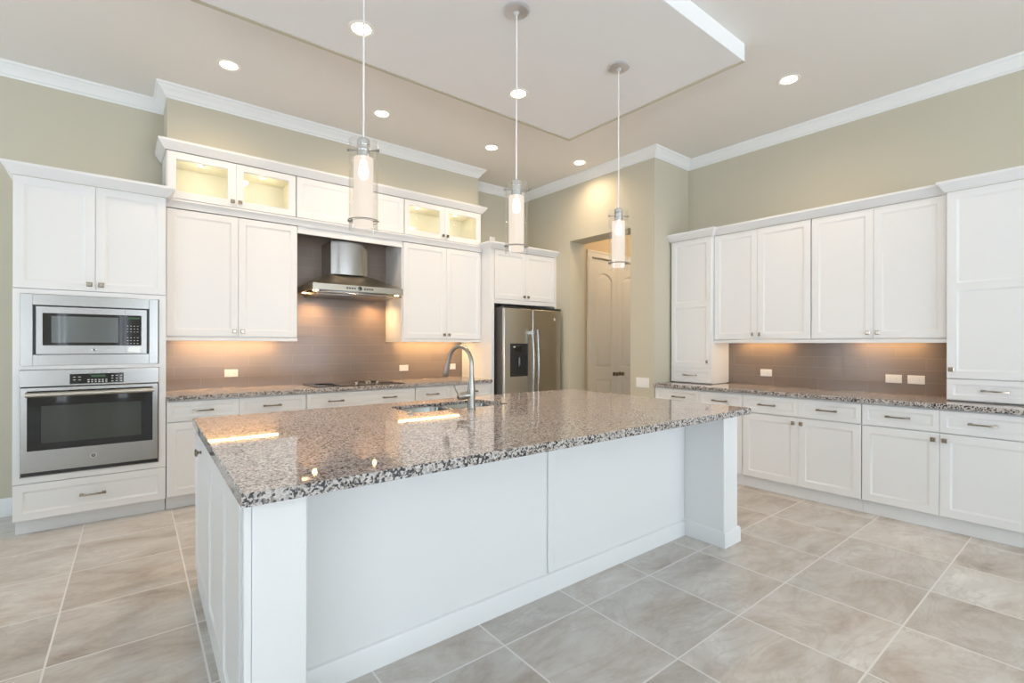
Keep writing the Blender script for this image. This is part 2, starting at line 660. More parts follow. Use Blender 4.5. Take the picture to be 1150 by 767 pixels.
struct(MB().box(-3.7, XE + 0.28, YB, YB + 0.15, 0, CEIL).build('wall_back', 'wall', smooth=False))
struct(MB().box(0.323, 3.473, 4.99, YB, 3.03, CEIL).build('wall_bulkhead', 'wall', smooth=False))
w_ = MB().box(XE, XE + 0.28, 4.488, YB, 0, CEIL).box(XE, XE + 0.28, 3.52, 4.488, 2.675, CEIL).box(XE, XE + 0.28, 3.2, 3.52, 0, CEIL)
struct(w_.build('wall_entry', 'wall', smooth=False))
struct(MB().box(XE + 0.28, XR + 1.6, 3.2, 3.34, 0, CEIL).build('wall_return', 'wall', smooth=False))
struct(MB().box(XR, XR + 0.15, -4.9, 3.2, 0, CEIL).build('wall_right', 'wall', smooth=False))
# hallway behind the opening
HY = 4.56
w_ = MB().box(XE + 0.28, 5.077, HY, HY + 0.12, 0, CEIL).box(5.077, 6.202, HY, HY + 0.12, 2.535, CEIL).box(6.202, 7.1, HY, HY + 0.12, 0, CEIL)
struct(w_.build('wall_hall', 'hall', smooth=False))
struct(MB().box(7.1, 7.2, 3.2, 4.7, 0, CEIL).build('wall_hall_end', 'hall', smooth=False))


# window walls behind and to the left of the camera
def window_wall(wname, n0, horizontal, fixed, a0, a1, openings, zlo, zhi):
    mb = MB()

    def seg(u0, u1, z0, z1):
        if horizontal:
            mb.box(u0, u1, fixed - 0.15, fixed, z0, z1)
        else:
            mb.box(fixed - 0.15, fixed, u0, u1, z0, z1)
    seg(a0, a1, zhi, CEIL)
    if zlo > 0:
        seg(a0, a1, 0, zlo)
    edges = [a0] + [v for o in openings for v in o] + [a1]
    for u0, u1 in zip(edges[::2], edges[1::2]):
        seg(u0, u1, zlo, zhi)
    struct(mb.build(wname, 'wall', smooth=False))
    for k, (u0, u1) in enumerate(openings):
        fr = MB()

        def bar(p0, p1, z0, z1):
            if horizontal:
                fr.box(p0, p1, fixed - 0.11, fixed - 0.05, z0, z1)
            else:
                fr.box(fixed - 0.11, fixed - 0.05, p0, p1, z0, z1)
        t = 0.05
        bar(u0, u0 + t, zlo, zhi)
        bar(u1 - t, u1, zlo, zhi)
        bar(u0 + t, u1 - t, zlo, zlo + t)
        bar(u0 + t, u1 - t, zhi - t, zhi)
        um = (u0 + u1) / 2
        bar(um - 0.025, um + 0.025, zlo + t, zhi - t)
        struct(fr.build('window_%d' % (n0 + k), 'trim', smooth=False))


window_wall('wall_rear', 1, True, REAR, -3.55, 5.4, [(-3.2, -1.9), (-1.02, -0.80), (0.0, 0.22), (0.85, 2.95), (3.05, 5.15)], 0.06, 3.1)
window_wall('wall_left', 6, False, LEFT, -4.6, 5.39, [(-4.2, -1.2), (3.3, 4.6)], 0.15, 3.1)

CROWN = [(0.0, -0.105), (0.010, -0.105), (0.013, -0.092), (0.022, -0.086), (0.030, -0.068), (0.046, -0.045), (0.062, -0.031),
         (0.066, -0.021), (0.074, -0.018), (0.078, -0.010), (0.078, 0.0), (0.0, 0.0)]
sweep('trim_1', [(-3.4, YB), (0.323, YB), (0.323, 4.99), (3.473, 4.99), (3.473, YB), (XE, YB), (XE, 3.2), (XR, 3.2), (XR, -4.6)], CROWN, z=CEIL)
BASEB = [(0, 0), (0.014, 0), (0.014, 0.12), (0.008, 0.135), (0, 0.14)]
sweep('baseboard_back', [(-3.4, YB), (-0.56, YB)], BASEB)
sweep('baseboard_left', [(LEFT, -4.6), (LEFT, YB - 0.02)], [(o, min(h, 0.14)) for o, h in BASEB])

# tiled splashbacks
struct(MB().box(0.306, 3.50, 5.38, YB, 0.915, 2.52).build('wall_backsplash', 'tile_b', smooth=False))
struct(MB().box(5.24, XR, 0.2, 3.2, 0.915, 1.40).build('wall_backsplash_right', 'tile_r', smooth=False))

# hallway double door
CAS = [(0, 0), (0.018, 0), (0.018, 0.06), (0.012, 0.085), (0, 0.09)]
mb = MB()
mb.box(4.980, 5.070, HY - 0.018, HY, 0, 2.54).box(6.209, 6.299, HY - 0.018, HY, 0, 2.54).box(4.980, 6.299, HY - 0.018, HY, 2.54, 2.63)
mb.box(4.995, 5.015, HY - 0.026, HY - 0.018, 0, 2.54).box(4.995, 6.284, HY - 0.026, HY - 0.018, 2.60, 2.62)
struct(mb.build('trim_2', 'doorw', bevel=0.003))
ARCHP = [(0, 0), (0.006, 0.014), (0.020, 0.018), (0.040, 0.008), (0.058, 0.002)]


def hall_door(name, x0, w, knob_left):
    holes = [rect(0.11, w - 0.11, 0.22, 0.83), arch(0.11, w - 0.11, 1.00, 2.33, 0.09)]
    o = panel_front(w, 2.518, holes, 0.04, ARCHP).build(name, 'doorw')
    o.location = (x0, HY + 0.055, 0.012)
    struct(o)
    kx = 0.062 if knob_left else w - 0.062
    k = MB().lathe(kx, 0.90, [(0.030, -0.040), (0.030, -0.047), (0.012, -0.050), (0.012, -0.075), (0.026, -0.085), (0.030, -0.098), (0.022, -0.112), (0.006, -0.116)], 20, 'y')
    k.build('knob', 'bronze', o)
    for z in (0.25, 1.25, 2.2):
        hx = 0.0 if not knob_left else w
        MB().lathe(hx, -0.044, [(0.007, z - 0.045), (0.007, z + 0.045)], 10).build('hinge', 'nickel', o)
    return o


hall_door('door_1', 5.082, 0.556, False)
hall_door('door_2', 5.641, 0.556, True)

# ------------------------------------------------------------------ cabinets
FB = 4.76     # carcass front of the back-wall base units
FU = 4.97     # carcass front of the back-wall uppers


def carcass(parent, w, z0, z1, d, name='body', mat='cab'):
    return MB().box(0.0006, w - 0.0006, 0, d, z0, z1).build(name, mat, parent, bevel=0.0015)


def shell(parent, w, h, d, t=0.018, back=True):
    mb = MB().box(0.0006, t, 0, d, 0, h).box(w - t, w - 0.0006, 0, d, 0, h)
    mb.box(t, w - t, 0, d, 0, t).box(t, w - t, 0, d, h - t, h)
    if back:
        mb.box(t, w - t, d - 0.01, d, t, h - t)
    return mb


def toe(parent, w, d, h=0.105, rec=0.055):
    return MB().box(0.0006, w - 0.0006, rec, d, 0, h).build('toe_kick', 'cab', parent)


BASE_Z = (0.105, 0.879)
DZ = (0.708, 0.868)      # drawer band
DOOR_Z = (0.112, 0.702)

# --- oven tower
TW = 0.858
t = thing('oven_tower_cabinet', 'tall white oven cabinet with two doors above the microwave and a drawer below', 'cabinet', (-0.556, FB, 0))
d = YB - FB
mb = MB().box(0, 0.02, 0, d, 0.105, 2.49).box(TW - 0.02, TW, 0, d, 0.105, 2.49).box(0.02, TW - 0.02, d - 0.02, d, 0.105, 2.49)
mb.box(0.02, TW - 0.02, 0, d - 0.02, 0.105, 0.40).box(0.02, TW - 0.02, 0, d - 0.02, 1.150, 1.176).box(0.02, TW - 0.02, 0, d - 0.02, 1.68, 2.49)
mb.build('body', 'cab', t)
fr = MB().box(0.0, 0.037, -0.019, 0, 0.362, 1.712).box(TW - 0.045, TW, -0.019, 0, 0.362, 1.712)
fr.box(0.037, TW - 0.045, -0.019, 0, 1.680, 1.712).box(0.037, TW - 0.045, -0.019, 0, 1.150, 1.176).box(0.037, TW - 0.045, -0.019, 0, 0.362, 0.405)
fr.build('face_frame', 'cab', t)
MB().box(0.006, TW - 0.0006, 0.055, d, 0, 0.105).build('toe_kick', 'cab', t)
front('door', t, 0.0, 0.431, 1.715, 2.488, knob=(0.398, 1.765))
front('door', t, 0.431, TW, 1.715, 2.488, knob=(0.464, 1.765))
front('drawer', t, 0.0, TW, 0.108, 0.358, pulls=[0.42], stile=0.05)

# --- base cabinets under the back counter
bd = YB - FB - 0.004
specs = [
    (0.306, 0.816, 'white base cabinet with one drawer, right against the oven tower', [(0, 0.51, 0.246)], 1),
    (0.816, 1.362, 'white base cabinet with one drawer, between the oven-side cabinet and the cooktop', [(0, 0.546, 0.262)], 1),
    (1.362, 2.497, 'wide white base cabinet with a two-handled drawer under the cooktop', [(0, 1.135, None)], 2),
    (2.497, 2.930, 'white base cabinet with one drawer, just right of the cooktop', [(0, 0.433, 0.20)], 1),
    (2.930, 3.499, 'white base cabinet with one drawer, beside the tall refrigerator panel', [(0, 0.569, 0.29)], 1)]
for x0, x1, lab, dr, nd in specs:
    w = x1 - x0
    t = thing('base_cabinet', lab, 'cabinet', (x0, FB, 0), 0, 'base cabinets under the back counter')
    carcass(t, w, BASE_Z[0], BASE_Z[1], bd)
    toe(t, w, bd)
    if nd == 2:
        front('drawer', t, 0.012, w - 0.012, *DZ, pulls=[0.28, 0.83], stile=0.036)
        front('door', t, 0.012, w / 2, *DOOR_Z, knob=(w / 2 - 0.03, 0.66))
        front('door', t, w / 2, w - 0.012, *DOOR_Z, knob=(w / 2 + 0.03, 0.66))
    else:
        front('drawer', t, 0, w, *DZ, pulls=[dr[0][2]], stile=0.036)
        front('door', t, 0, w, *DOOR_Z, knob=(w - 0.03, 0.66))

# --- back wall uppers
UD = 5.38 - FU


def upper(x0, x1, lab, seam, lights=False):
    w = x1 - x0
    t = thing('wall_cabinet', lab, 'cabinet', (x0, FU, 1.36), 0, 'tall white wall cabinets beside the range hood')
    MB().box(0.0006, w - 0.0006, 0, UD, 0.030, 1.105).build('body', 'cab', t, bevel=0.0015)
    MB().box(0.0006, w - 0.0006, -0.019, 0.002, 0.0, 0.029).box(0.0006, 0.02, 0.002, UD, 0, 0.029).box(w - 0.02, w - 0.0006, 0.002, UD, 0, 0.029).build('light_rail', 'cab', t)
    front('door', t, 0.012, seam, 0.036, 1.102, knob=(seam - 0.032, 0.085))
    front('door', t, seam, w - 0.004, 0.036, 1.102, knob=(seam + 0.032, 0.085))
    return t


upper(0.306, 1.348, 'tall white two-door wall cabinet left of the range hood', 0.538)
upper(2.440, 3.499, 'tall white two-door wall cabinet right of the range hood', 0.560)


def glass_cab(x0, x1, lab):
    w, h = x1 - x0, 0.40
    t = thing('glass_cabinet', lab, 'cabinet', (x0, FU, 2.545), 0, 'glass fronted cabinets under the ceiling bulkhead')
    shell(t, w, h, UD).build('body', 'cab', t)
    ins = MB()
    e = 0.019
    ins.box(e, w - e, UD - 0.016, UD - 0.012, e, h - e).box(e, e + 0.003, 0.004, UD - 0.016, e, h - e).box(w - e - 0.003, w - e, 0.004, UD - 0.016, e, h - e)
    ins.box(e + 0.003, w - e - 0.003, 0.004, UD - 0.016, e, e + 0.003).box(e + 0.003, w - e - 0.003, 0.004, UD - 0.016, h - e - 0.003, h - e)
    ins.build('lining', 'inner', t, smooth=False)
    front('door', t, 0.008, w / 2, 0.004, h - 0.004, style='glass', knob=(w / 2 - 0.03, 0.05), stile=0.058)
    front('door', t, w / 2, w - 0.008, 0.004, h - 0.004, style='glass', knob=(w / 2 + 0.03, 0.05), stile=0.058)
    return t


glass_cab(0.312, 1.338, 'lit glass cabinet with two panes above the wall cabinet left of the hood')
glass_cab(2.458, 3.499, 'lit glass cabinet with two panes at the end nearest the refrigerator')
w = 2.457 - 1.339
t = thing('wall_cabinet', 'short white two-door cabinet above the range hood, between the glass cabinets', 'cabinet', (1.339, FU, 2.40))
MB().box(0.0006, w - 0.0006, 0, UD, 0.145, 0.545).build('body', 'cab', t)
MB().box(0.010, w - 0.018, -0.012, 0.008, 0.0, 0.110).box(0.010, w - 0.018, 0.008, UD, 0.10, 0.14).build('valance', 'cab', t)
front('door', t, 0.0, w / 2, 0.149, 0.541, knob=(w / 2 - 0.03, 0.20))
front('door', t, w / 2, w, 0.149, 0.541, knob=(w / 2 + 0.03, 0.20))

CCROWN = [(0, 0), (0.010, 0.0), (0.014, 0.010), (0.022, 0.016), (0.036, 0.040), (0.050, 0.056), (0.054, 0.062), (0.054, 0.078), (0, 0.078)]
FRIEZE = [(0, 0), (0.006, 0.0), (0.010, 0.014), (0.022, 0.040), (0.034, 0.056), (0.034, 0.070), (0, 0.070)]
fy = FU - 0.021
sweep('trim_3', [(0.311, 5.38), (0.311, fy), (3.50, fy), (3.50, 5.38)], CCROWN, 'cab', z=2.944)
sweep('trim_4', [(0.311, fy), (3.499, fy)], FRIEZE, 'cab', z=2.467)
ty = FB - 0.021
sweep('trim_5', [(-0.557, YB), (-0.557, ty), (0.303, ty), (0.303, 4.93)], CCROWN, 'cab', z=2.490)

# --- refrigerator surround
t = thing('refrigerator_cabinet', 'white two-door cabinet above the refrigerator with tall side panel', 'cabinet', (3.50, FB - 0.02, 0))
rd = YB - (FB - 0.02)
RW = XE - 3.50
MB().box(0, 0.045, 0, rd, 0, 2.49).build('side_panel', 'cab', t, bevel=0.002)
MB().box(RW - 0.03, RW - 0.001, 0, rd, 0, 2.49).build('filler', 'cab', t)
MB().box(0.046, RW - 0.031, 0.02, rd, 1.85, 2.49).build('body', 'cab', t)
MB().box(0.046, RW - 0.031, 0.0, 0.02, 1.835, 1.884).build('rail', 'cab', t)
front('door', t, 0.050, 0.540, 1.888, 2.486, y=0.02, knob=(0.508, 1.935))
front('door', t, 0.540, RW - 0.034, 1.888, 2.486, y=0.02, knob=(0.572, 1.935))
sweep('trim_6', [(3.498, fy - 0.034), (3.498, FB - 0.022), (XE, FB - 0.022)], CCROWN, 'cab', z=2.490)

# --- right wall: base units (local x runs along world -y)
RX = 4.605
RZ = -PI / 2
rbd = XR - RX - 0.004
rspecs = [
    (3.198, 2.232, [0.52], 'white base cabinet in the corner by the entry wall, behind the island', [(0.0, 0.520, 0.30), (0.520, 0.966, 0.745)]),
    (2.231, 1.284, [0.484], 'white base cabinet with two drawers and two doors beside the island end', [(0.0, 0.484, 0.225), (0.484, 0.947, 0.705)]),
    (1.283, 0.310, [0.473], 'white base cabinet with two drawers below the tall right-hand cupboard', [(0.0, 0.473, 0.232), (0.473, 0.973, 0.70)])]
for y0, y1, seams, lab, drs in rspecs:
    w = y0 - y1
    t = thing('base_cabinet', lab, 'cabinet', (RX, y0, 0), RZ, 'base cabinets along the right wall')
    carcass(t, w, BASE_Z[0], BASE_Z[1], rbd)
    toe(t, w, rbd, rec=0.032)
    a = drs[0][0] + 0.004
    sm = seams[0]
    for x0, x1, pc in drs:
        front('drawer', t, max(x0, 0.004), min(x1, w), *DZ, pulls=[pc], stile=0.036)
    front('door', t, a, sm, *DOOR_Z, knob=(sm - 0.032, 0.655))
    front('door', t, sm, w, *DOOR_Z, knob=(sm + 0.032, 0.655))

# --- right wall uppers
UX = 4.94
udr = 5.24 - UX
for y0, y1, sm, lab in [(2.698, 1.766, 0.450, 'white two-door wall cabinet next to the counter cupboard by the entry wall'),
                        (1.765, 0.822, 0.472, 'white two-door wall cabinet beside the tall right-hand cupboard')]:
    w = y0 - y1
    t = thing('wall_cabinet', lab, 'cabinet', (UX, y0, 1.352), RZ, 'white wall cabinets above the right counter')
    MB().box(0.0006, w - 0.0006, 0, udr, 0.032, 1.132).build('body', 'cab', t)
    MB().box(0.0006, w - 0.0006, -0.019, 0.002, 0, 0.030).box(0.0006, 0.02, 0.002, udr, 0, 0.03).box(w - 0.02, w - 0.0006, 0.002, udr, 0, 0.03).build('light_rail', 'cab', t)
    front('door', t, 0.004, sm, 0.038, 1.128, knob=(sm - 0.034, 0.085))
    front('door', t, sm, w - 0.004, 0.038, 1.128, knob=(sm + 0.034, 0.085))

TX = 4.89
for y0, y1, lab, kx in [(3.178, 2.700, 'narrow white counter cupboard with drawer next to the entry wall', 0.445),
                        (0.821, 0.290, 'large white counter cupboard with drawer at the right edge of the photo', 0.030)]:
    w = y0 - y1
    t = thing('counter_cupboard', lab, 'cabinet', (TX, y0, 0.9165), RZ, 'counter cupboards on the right granite top')
    MB().box(0.0006, w - 0.0006, 0, 5.24 - TX, 0.006, 1.568).box(0.012, w - 0.012, 0.03, 5.24 - TX - 0.02, 0.0, 0.006).build('body', 'cab', t)
    front('drawer', t, 0.0, w, 0.008, 0.164, pulls=[w / 2], stile=0.036)
    front('door', t, 0.0, w, 0.168, 1.565, knob=(kx, 0.235), rails=[0.852])
tf = TX - 0.021
uf = UX - 0.021
sweep('trim_7', [(5.24, 3.180), (tf, 3.180), (tf, 2.699), (uf, 2.699), (uf, 0.822), (tf, 0.822), (tf, 0.29)], CCROWN, 'cab', z=2.484)

# ------------------------------------------------------------------ worktops


def slab(name, outline, z0, z1, hole=None):
    mb = MB()
    loops = [outline] + ([hole] if hole else [])
    tr = tessellate_polygon([[Vector((x, y, 0)) for x, y in lp] for lp in loops])
    flat = [p for lp in loops for p in lp]
    e = 0.004
    o2 = inset(outline, e)
    loops2 = [o2] + ([hole] if hole else [])
    flat2 = [p for lp in loops2 for p in lp]
    mb.add([(x, y, z1) for x, y in flat2], tr)
    under = inset(hole, -0.03) if hole else None
    if hole:
        lb = [outline, under]
        tb = tessellate_polygon([[Vector((x, y, 0)) for x, y in lp] for lp in lb])
        mb.add([(x, y, z0) for lp in lb for x, y in lp], [t[::-1] for t in tb])
    else:
        mb.add([(x, y, z0) for x, y in flat], [t[::-1] for t in tr])
    mb.loft([[(x, y, z0) for x, y in outline], [(x, y, z1 - e) for x, y in outline], [(x, y, z1) for x, y in o2]], False, False)
    if hole:
        mb.loft([[(x, y, z0) for x, y in under], [(x, y, z1 - 0.02) for x, y in under], [(x, y, z1 - 0.02) for x, y in hole], [(x, y, z1) for x, y in hole]], False, False)
    bmb = mb
    o = bmb.build(name, 'granite')
    bm = bmesh.new()
    bm.from_mesh(o.data)
    bmesh.ops.remove_doubles(bm, verts=bm.verts, dist=1e-5)
    bmesh.ops.recalc_face_normals(bm, faces=bm.faces)
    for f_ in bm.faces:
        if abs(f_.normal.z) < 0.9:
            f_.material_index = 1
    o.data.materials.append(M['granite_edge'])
    bm.to_mesh(o.data)
    bm.free()
    o.data.set_sharp_from_angle(angle=math.radians(20))
    return o


def rrect(x0, x1, y0, y1, r, n=6):
    pts = []
    for cx, cy, a0 in [(x1 - r, y0 + r, -PI / 2), (x1 - r, y1 - r, 0), (x0 + r, y1 - r, PI / 2), (x0 + r, y0 + r, PI)]:
        for k in range(n + 1):
            a = a0 + PI / 2 * k / n
            pts.append((cx + r * math.cos(a), cy + r * math.sin(a)))
    return pts


o = slab('granite_countertop', [(0.305, 4.713), (3.499, 4.713), (3.499, 5.379), (0.305, 5.379)], 0.880, 0.9155)
tag(o, 'speckled granite worktop along the back wall under the range hood', 'countertop')
o = slab('granite_countertop', [(4.560, 0.29), (5.239, 0.29), (5.239, 3.198), (4.560, 3.198)], 0.880, 0.9155)
tag(o, 'speckled granite worktop along the right wall under the wall cabinets', 'countertop')

# ------------------------------------------------------------------ island (its sides stand a little out of square, as in the photo)
IS_K, IS_Y0 = 0.030, 1.60


def sk(x, y):
    return x + IS_K * (y - IS_Y0)


ISL = 0.865
isl = thing('kitchen_island', 'large white kitchen island with overhanging granite top in the middle of the room', 'island', (0, 0, 0))


def iprism(mb, x0, x1, y0, y1, z0, z1):
    lo = [(sk(x0, y0), y0), (sk(x1, y0), y0), (sk(x1, y1), y1), (sk(x0, y1), y1)]
    return mb.loft([[(x, y, z0) for x, y in lo], [(x, y, z1) for x, y in lo]])


iprism(MB(), 0.33, 3.26, 1.925, 1.945, 0.0, ISL).build('front_panel', 'cab', isl)
iprism(MB(), 0.33, 3.26, 3.18, 3.20, 0.105, ISL).build('back_panel', 'cab', isl)
iprism(MB(), 0.33, 3.26, 3.11, 3.13, 0.0, 0.104).build('toe_kick', 'cab', isl)
# left end: post plus two panelled doors
iprism(MB(), 0.297, 0.475, 1.632, 1.924, 0.0, ISL).build('wing_panel', 'cab', isl, bevel=0.003)
iprism(MB(), 0.291, 0.312, 1.622, 1.650, 0.0, ISL).build('corner_bead', 'cab', isl, bevel=0.002)
iprism(MB(), 0.310, 0.332, 1.946, 3.20, 0.100, ISL).build('end_panel', 'cab', isl)
iprism(MB(), 0.300, 0.332, 1.946, 3.20, 0.0, 0.099).build('toe_kick', 'cab', isl)
# right end
iprism(MB(), 3.105, 3.285, 1.632, 1.924, 0.0, ISL).build('wing_panel', 'cab', isl, bevel=0.003)
iprism(MB(), 3.262, 3.284, 1.946, 3.20, 0.0, ISL).build('end_panel', 'cab', isl)
# applied panel on the post front, centre batten
MB().box(sk(0.3128, 1.63), sk(0.470, 1.63), 1.624, 1.631, 0.0, ISL).build('post_face', 'cab', isl, bevel=0.002)
iprism(MB(), 1.785, 1.835, 1.915, 1.9245, 0.105, ISL).build('batten', 'cab', isl, bevel=0.005)
BB = [(0, 0), (0.016, 0), (0.016, 0.088), (0.011, 0.100), (0, 0.105)]


def island_board(path):
    P = [Vector((sk(x, y), y)) for x, y in path]
    rings = []
    for i, p in enumerate(P):
        d0 = (P[i] - P[i - 1]).normalized() if i else (P[1] - P[0]).normalized()
        d1 = (P[i + 1] - P[i]).normalized() if i < len(P) - 1 else d0
        n0, n1 = Vector((d0.y, -d0.x)), Vector((d1.y, -d1.x))
        b = n0 + n1
        b = b * (2 / b.length_squared)
        rings.append([(p.x + b.x * o, p.y + b.y * o, h) for o, h in BB])
    return MB().loft(rings)


island_board([(0.4755, 1.66), (0.4755, 1.9245), (3.1045, 1.9245), (3.1045, 1.6315), (3.2855, 1.6315), (3.2855, 3.19)]).build('baseboard', 'cab', isl)
# two panelled doors and a pilaster panel on the left end, facing -x
ang = math.atan(IS_K)


def end_front(y_far, y_near, kind, knob=None):
    w = y_far - y_near
    holes = [rect(0.058, w - 0.058, 0.058, 0.745 - 0.058)]
    o = panel_front(w - 0.003, 0.745, holes, 0.02, SHAKER).build(kind, 'cab', isl)
    o.rotation_euler = (0, 0, -PI / 2 - ang)
    o.location = (sk(0.309, y_far), y_far, 0.108)
    if knob:
        hardware(KNOB, 'knob', knob[0], -0.02, knob[1], o)
    return o


end_front(3.19, 2.58, 'door', (0.33, 0.685))
end_front(2.578, 2.07, 'door')
o = panel_front(0.40, 0.745, [rect(0.05, 0.35, 0.058, 0.745 - 0.058)], 0.012, SHAKER).build('end_panel', 'cab', isl)
o.rotation_euler = (0, 0, -PI / 2 - ang)
o.location = (sk(0.296, 2.06), 2.06, 0.108)

outline = [(0.275, 1.56), (3.352, 1.565), (3.352 + 0.055, 3.34), (0.338, 3.34)]
cut = 0.02
ol = [(0.275, 1.56), (3.337, 1.565), (3.352, 1.580), (3.407, 3.34), (0.338, 3.34)]
SX0, SX1, SY0, SY1 = 1.43, 2.20, 2.745, 3.115
o = slab('granite_countertop', ol, ISL, 0.905, rrect(SX0, SX1, SY0, SY1, 0.06))
tag(o, 'large speckled granite island top holding the sink and faucet', 'countertop')

# sink
t = thing('kitchen_sink', 'stainless steel double-bowl sink set into the island top', 'sink', (1.815, 2.93, ISL - 0.21))
z1 = 0.2295


def bowl(x0, x1):
    mb = MB()
    cx, cy = 1.815, 2.93
    rings = []
    for g, z in [(-0.012, z1), (-0.002, z1 - 0.001), (0.0, z1 - 0.006), (0.008, 0.03), (0.03, 0.006), (0.06, 0.004)]:
        rings.append([(x - cx, y - cy, z) for x, y in rrect(x0 + g, x1 - g, SY0 + g, SY1 - g, 0.06, 6)])
    mb.loft(rings, False, True)
    mx, my = (x0 + x1) / 2 - cx, 0.0
    mb.lathe(mx, my, [(0.042, 0.005), (0.040, 0.008), (0.030, 0.0045)], 20, cap0=False)
    return mb


bowl(SX0 + 0.013, 1.80).build('bowl', 'sink', t)
bowl(1.83, SX1 - 0.013).build('bowl', 'sink', t)
MB().box(-0.0035, 0.0035 + 0.0, SY0 - 2.93 + 0.02, SY1 - 2.93 - 0.02, 0.15, z1 - 0.02).build('divider', 'sink', t)

# faucet
FXc, FYc = 1.80, 2.655
t = thing('kitchen_faucet', 'brushed nickel gooseneck pull-down faucet on the granite island top', 'faucet', (FXc, FYc, 0.905))
MB().lathe(0, 0, [(0.030, 0.0), (0.030, 0.006), (0.026, 0.012), (0.0245, 0.10), (0.026, 0.125), (0.0245, 0.145), (0.016, 0.21), (0.0135, 0.24)], 28).build('body', 'faucet', t)
pts, R = [], 0.112
da = Vector((-0.16, 0.987, 0)).normalized()
for k in range(4):
    pts.append(Vector((0, 0, 0.235 + 0.065 * k / 3)))
for k in range(1, 17):
    a = PI * k / 16 * 0.93
    pts.append(da * (R - R * math.cos(a)) + Vector((0, 0, 0.30 + R * math.sin(a) * 1.0)))
MB().tube(pts, 0.0135, 16).build('spout', 'faucet', t)
e = pts[-1]
dv = (pts[-1] - pts[-2]).normalized()
MB().tube([e - dv * 0.004, e + dv * 0.01, e + dv * 0.03, e + dv * 0.085, e + dv * 0.115, e + dv * 0.122], [0.013, 0.0145, 0.0150, 0.0205, 0.0215, 0.018], 18).build('spray_head', 'faucet', t)
b0 = e + dv * 0.06 + da * 0.018
MB().tube([b0 - dv * 0.02, b0, b0 + dv * 0.02], [0.005, 0.0075, 0.005], 10).build('button', 'steel_dark', t)
ld = Vector((-0.93, 0.36, 0)).normalized()
def lp_(d, z):
    return Vector((0, 0, z)) + ld * d


MB().tube([lp_(0.004, 0.098), lp_(0.03, 0.096), lp_(0.065, 0.091), lp_(0.086, 0.088), lp_(0.094, 0.087)], [0.022, 0.025, 0.027, 0.023, 0.009], 18).build('valve', 'faucet', t)
MB().tube([lp_(0.078, 0.098), lp_(0.094, 0.115), lp_(0.106, 0.140), lp_(0.114, 0.170), lp_(0.124, 0.186)], [0.0095, 0.008, 0.006, 0.0065, 0.004], 12, 0.6).build('lever', 'faucet', t)
o = MB().lathe(1.408, 2.736, [(0.022, 0.905), (0.022, 0.909), (0.018, 0.913), (0.013, 0.914), (0.013, 0.920), (0.010, 0.922)], 24).build('sink_button', 'faucet')
tag(o, 'small round metal push button on the island beside the sink', 'button')

# ------------------------------------------------------------------ built-in appliances


def badge(parent, x, y, z, r=0.012):
    b = MB().lathe(x, z, [(r * 1.1, y), (r * 1.1, y - 0.002), (r, y - 0.003)], 20, 'y').build('badge', 'chrome', parent)
    bb = MB().lathe(x, z, [(r * 0.82, y - 0.003), (r * 0.8, y - 0.0036)], 20, 'y').build('emblem', 'grey', b)
    # woven monogram strokes
    m_ = MB()
    for s in (-1, 1):
        m_.tube([(x + s * r * 0.5, y - 0.004, z + r * 0.35), (x + s * r * 0.15, y - 0.004, z + r * 0.45), (x + s * r * 0.1, y - 0.004, z - r * 0.3), (x + s * r * 0.5, y - 0.004, z - r * 0.4), (x + s * r * 0.5, y - 0.004, z)], r * 0.06, 6)
    m_.build('monogram', 'chrome', b)


t = thing('microwave_oven', 'built-in stainless microwave above the wall oven', 'microwave', (-0.556, FB, 1.176))
x0, x1, zt = 0.038, 0.807, 0.502
yk = -0.024
mb = MB()
a0, a1, b0, b1 = x0 + 0.062, x1 - 0.056, 0.078, 0.425
for q in [(x0, a0, 0, zt), (a1, x1, 0, zt), (a0, a1, 0, b0), (a0, a1, b1, zt)]:
    mb.box(q[0], q[1], yk, -0.0195, q[2] + 0.001, q[3])
mb.build('trim_kit', 'steel', t, bevel=0.0015)
MB().box(a0 + 0.001, a1 - 0.001, -0.012, 0.40, b0 + 0.001, b1 - 0.001).build('cavity', 'blackp', t)
dx1 = a1 - 0.016
door = panel_front(dx1 - a0 - 0.018, b1 - b0 - 0.012, [rect(0.033, dx1 - a0 - 0.018 - 0.033, 0.062, b1 - b0 - 0.012 - 0.045)], 0.028, [(0, 0), (0.001, 0.004)]).build('door', 'steel', t)
door.location = (a0 + 0.018, -0.014, b0 + 0.003)
dw, dh = dx1 - a0 - 0.018, b1 - b0 - 0.012
MB().box(0.034, dw - 0.034, -0.0262, -0.0242, 0.063, dh - 0.046).build('glass', 'black', door)
MB().box(0.078, dw - 0.172, -0.0275, -0.0264, 0.083, dh - 0.065).build('window', 'mwglass', door)
MB().box(dw - 0.130, dw - 0.1285, -0.0292, -0.0284, 0.001, dh - 0.001).build('seam', 'blackp', door)
kp = MB()
for r in range(7):
    for c in range(4):
        if r == 3:
            continue
        kp.box(dw - 0.120 + c * 0.020, dw - 0.112 + c * 0.020, -0.0268, -0.0264, 0.075 + r * 0.022, 0.079 + r * 0.022)
kp.build('keypad', 'key', door)
MB().box(dw - 0.118, dw - 0.045, -0.0270, -0.0264, dh - 0.075, dh - 0.060).build('display', 'disp', door)
MB().box(dw - 0.115, dw - 0.040, -0.0300, -0.0282, 0.014, 0.050).build('open_button', 'steel_warm', door)
badge(door, dw / 2 - 0.0, -0.0282, 0.030, 0.011)

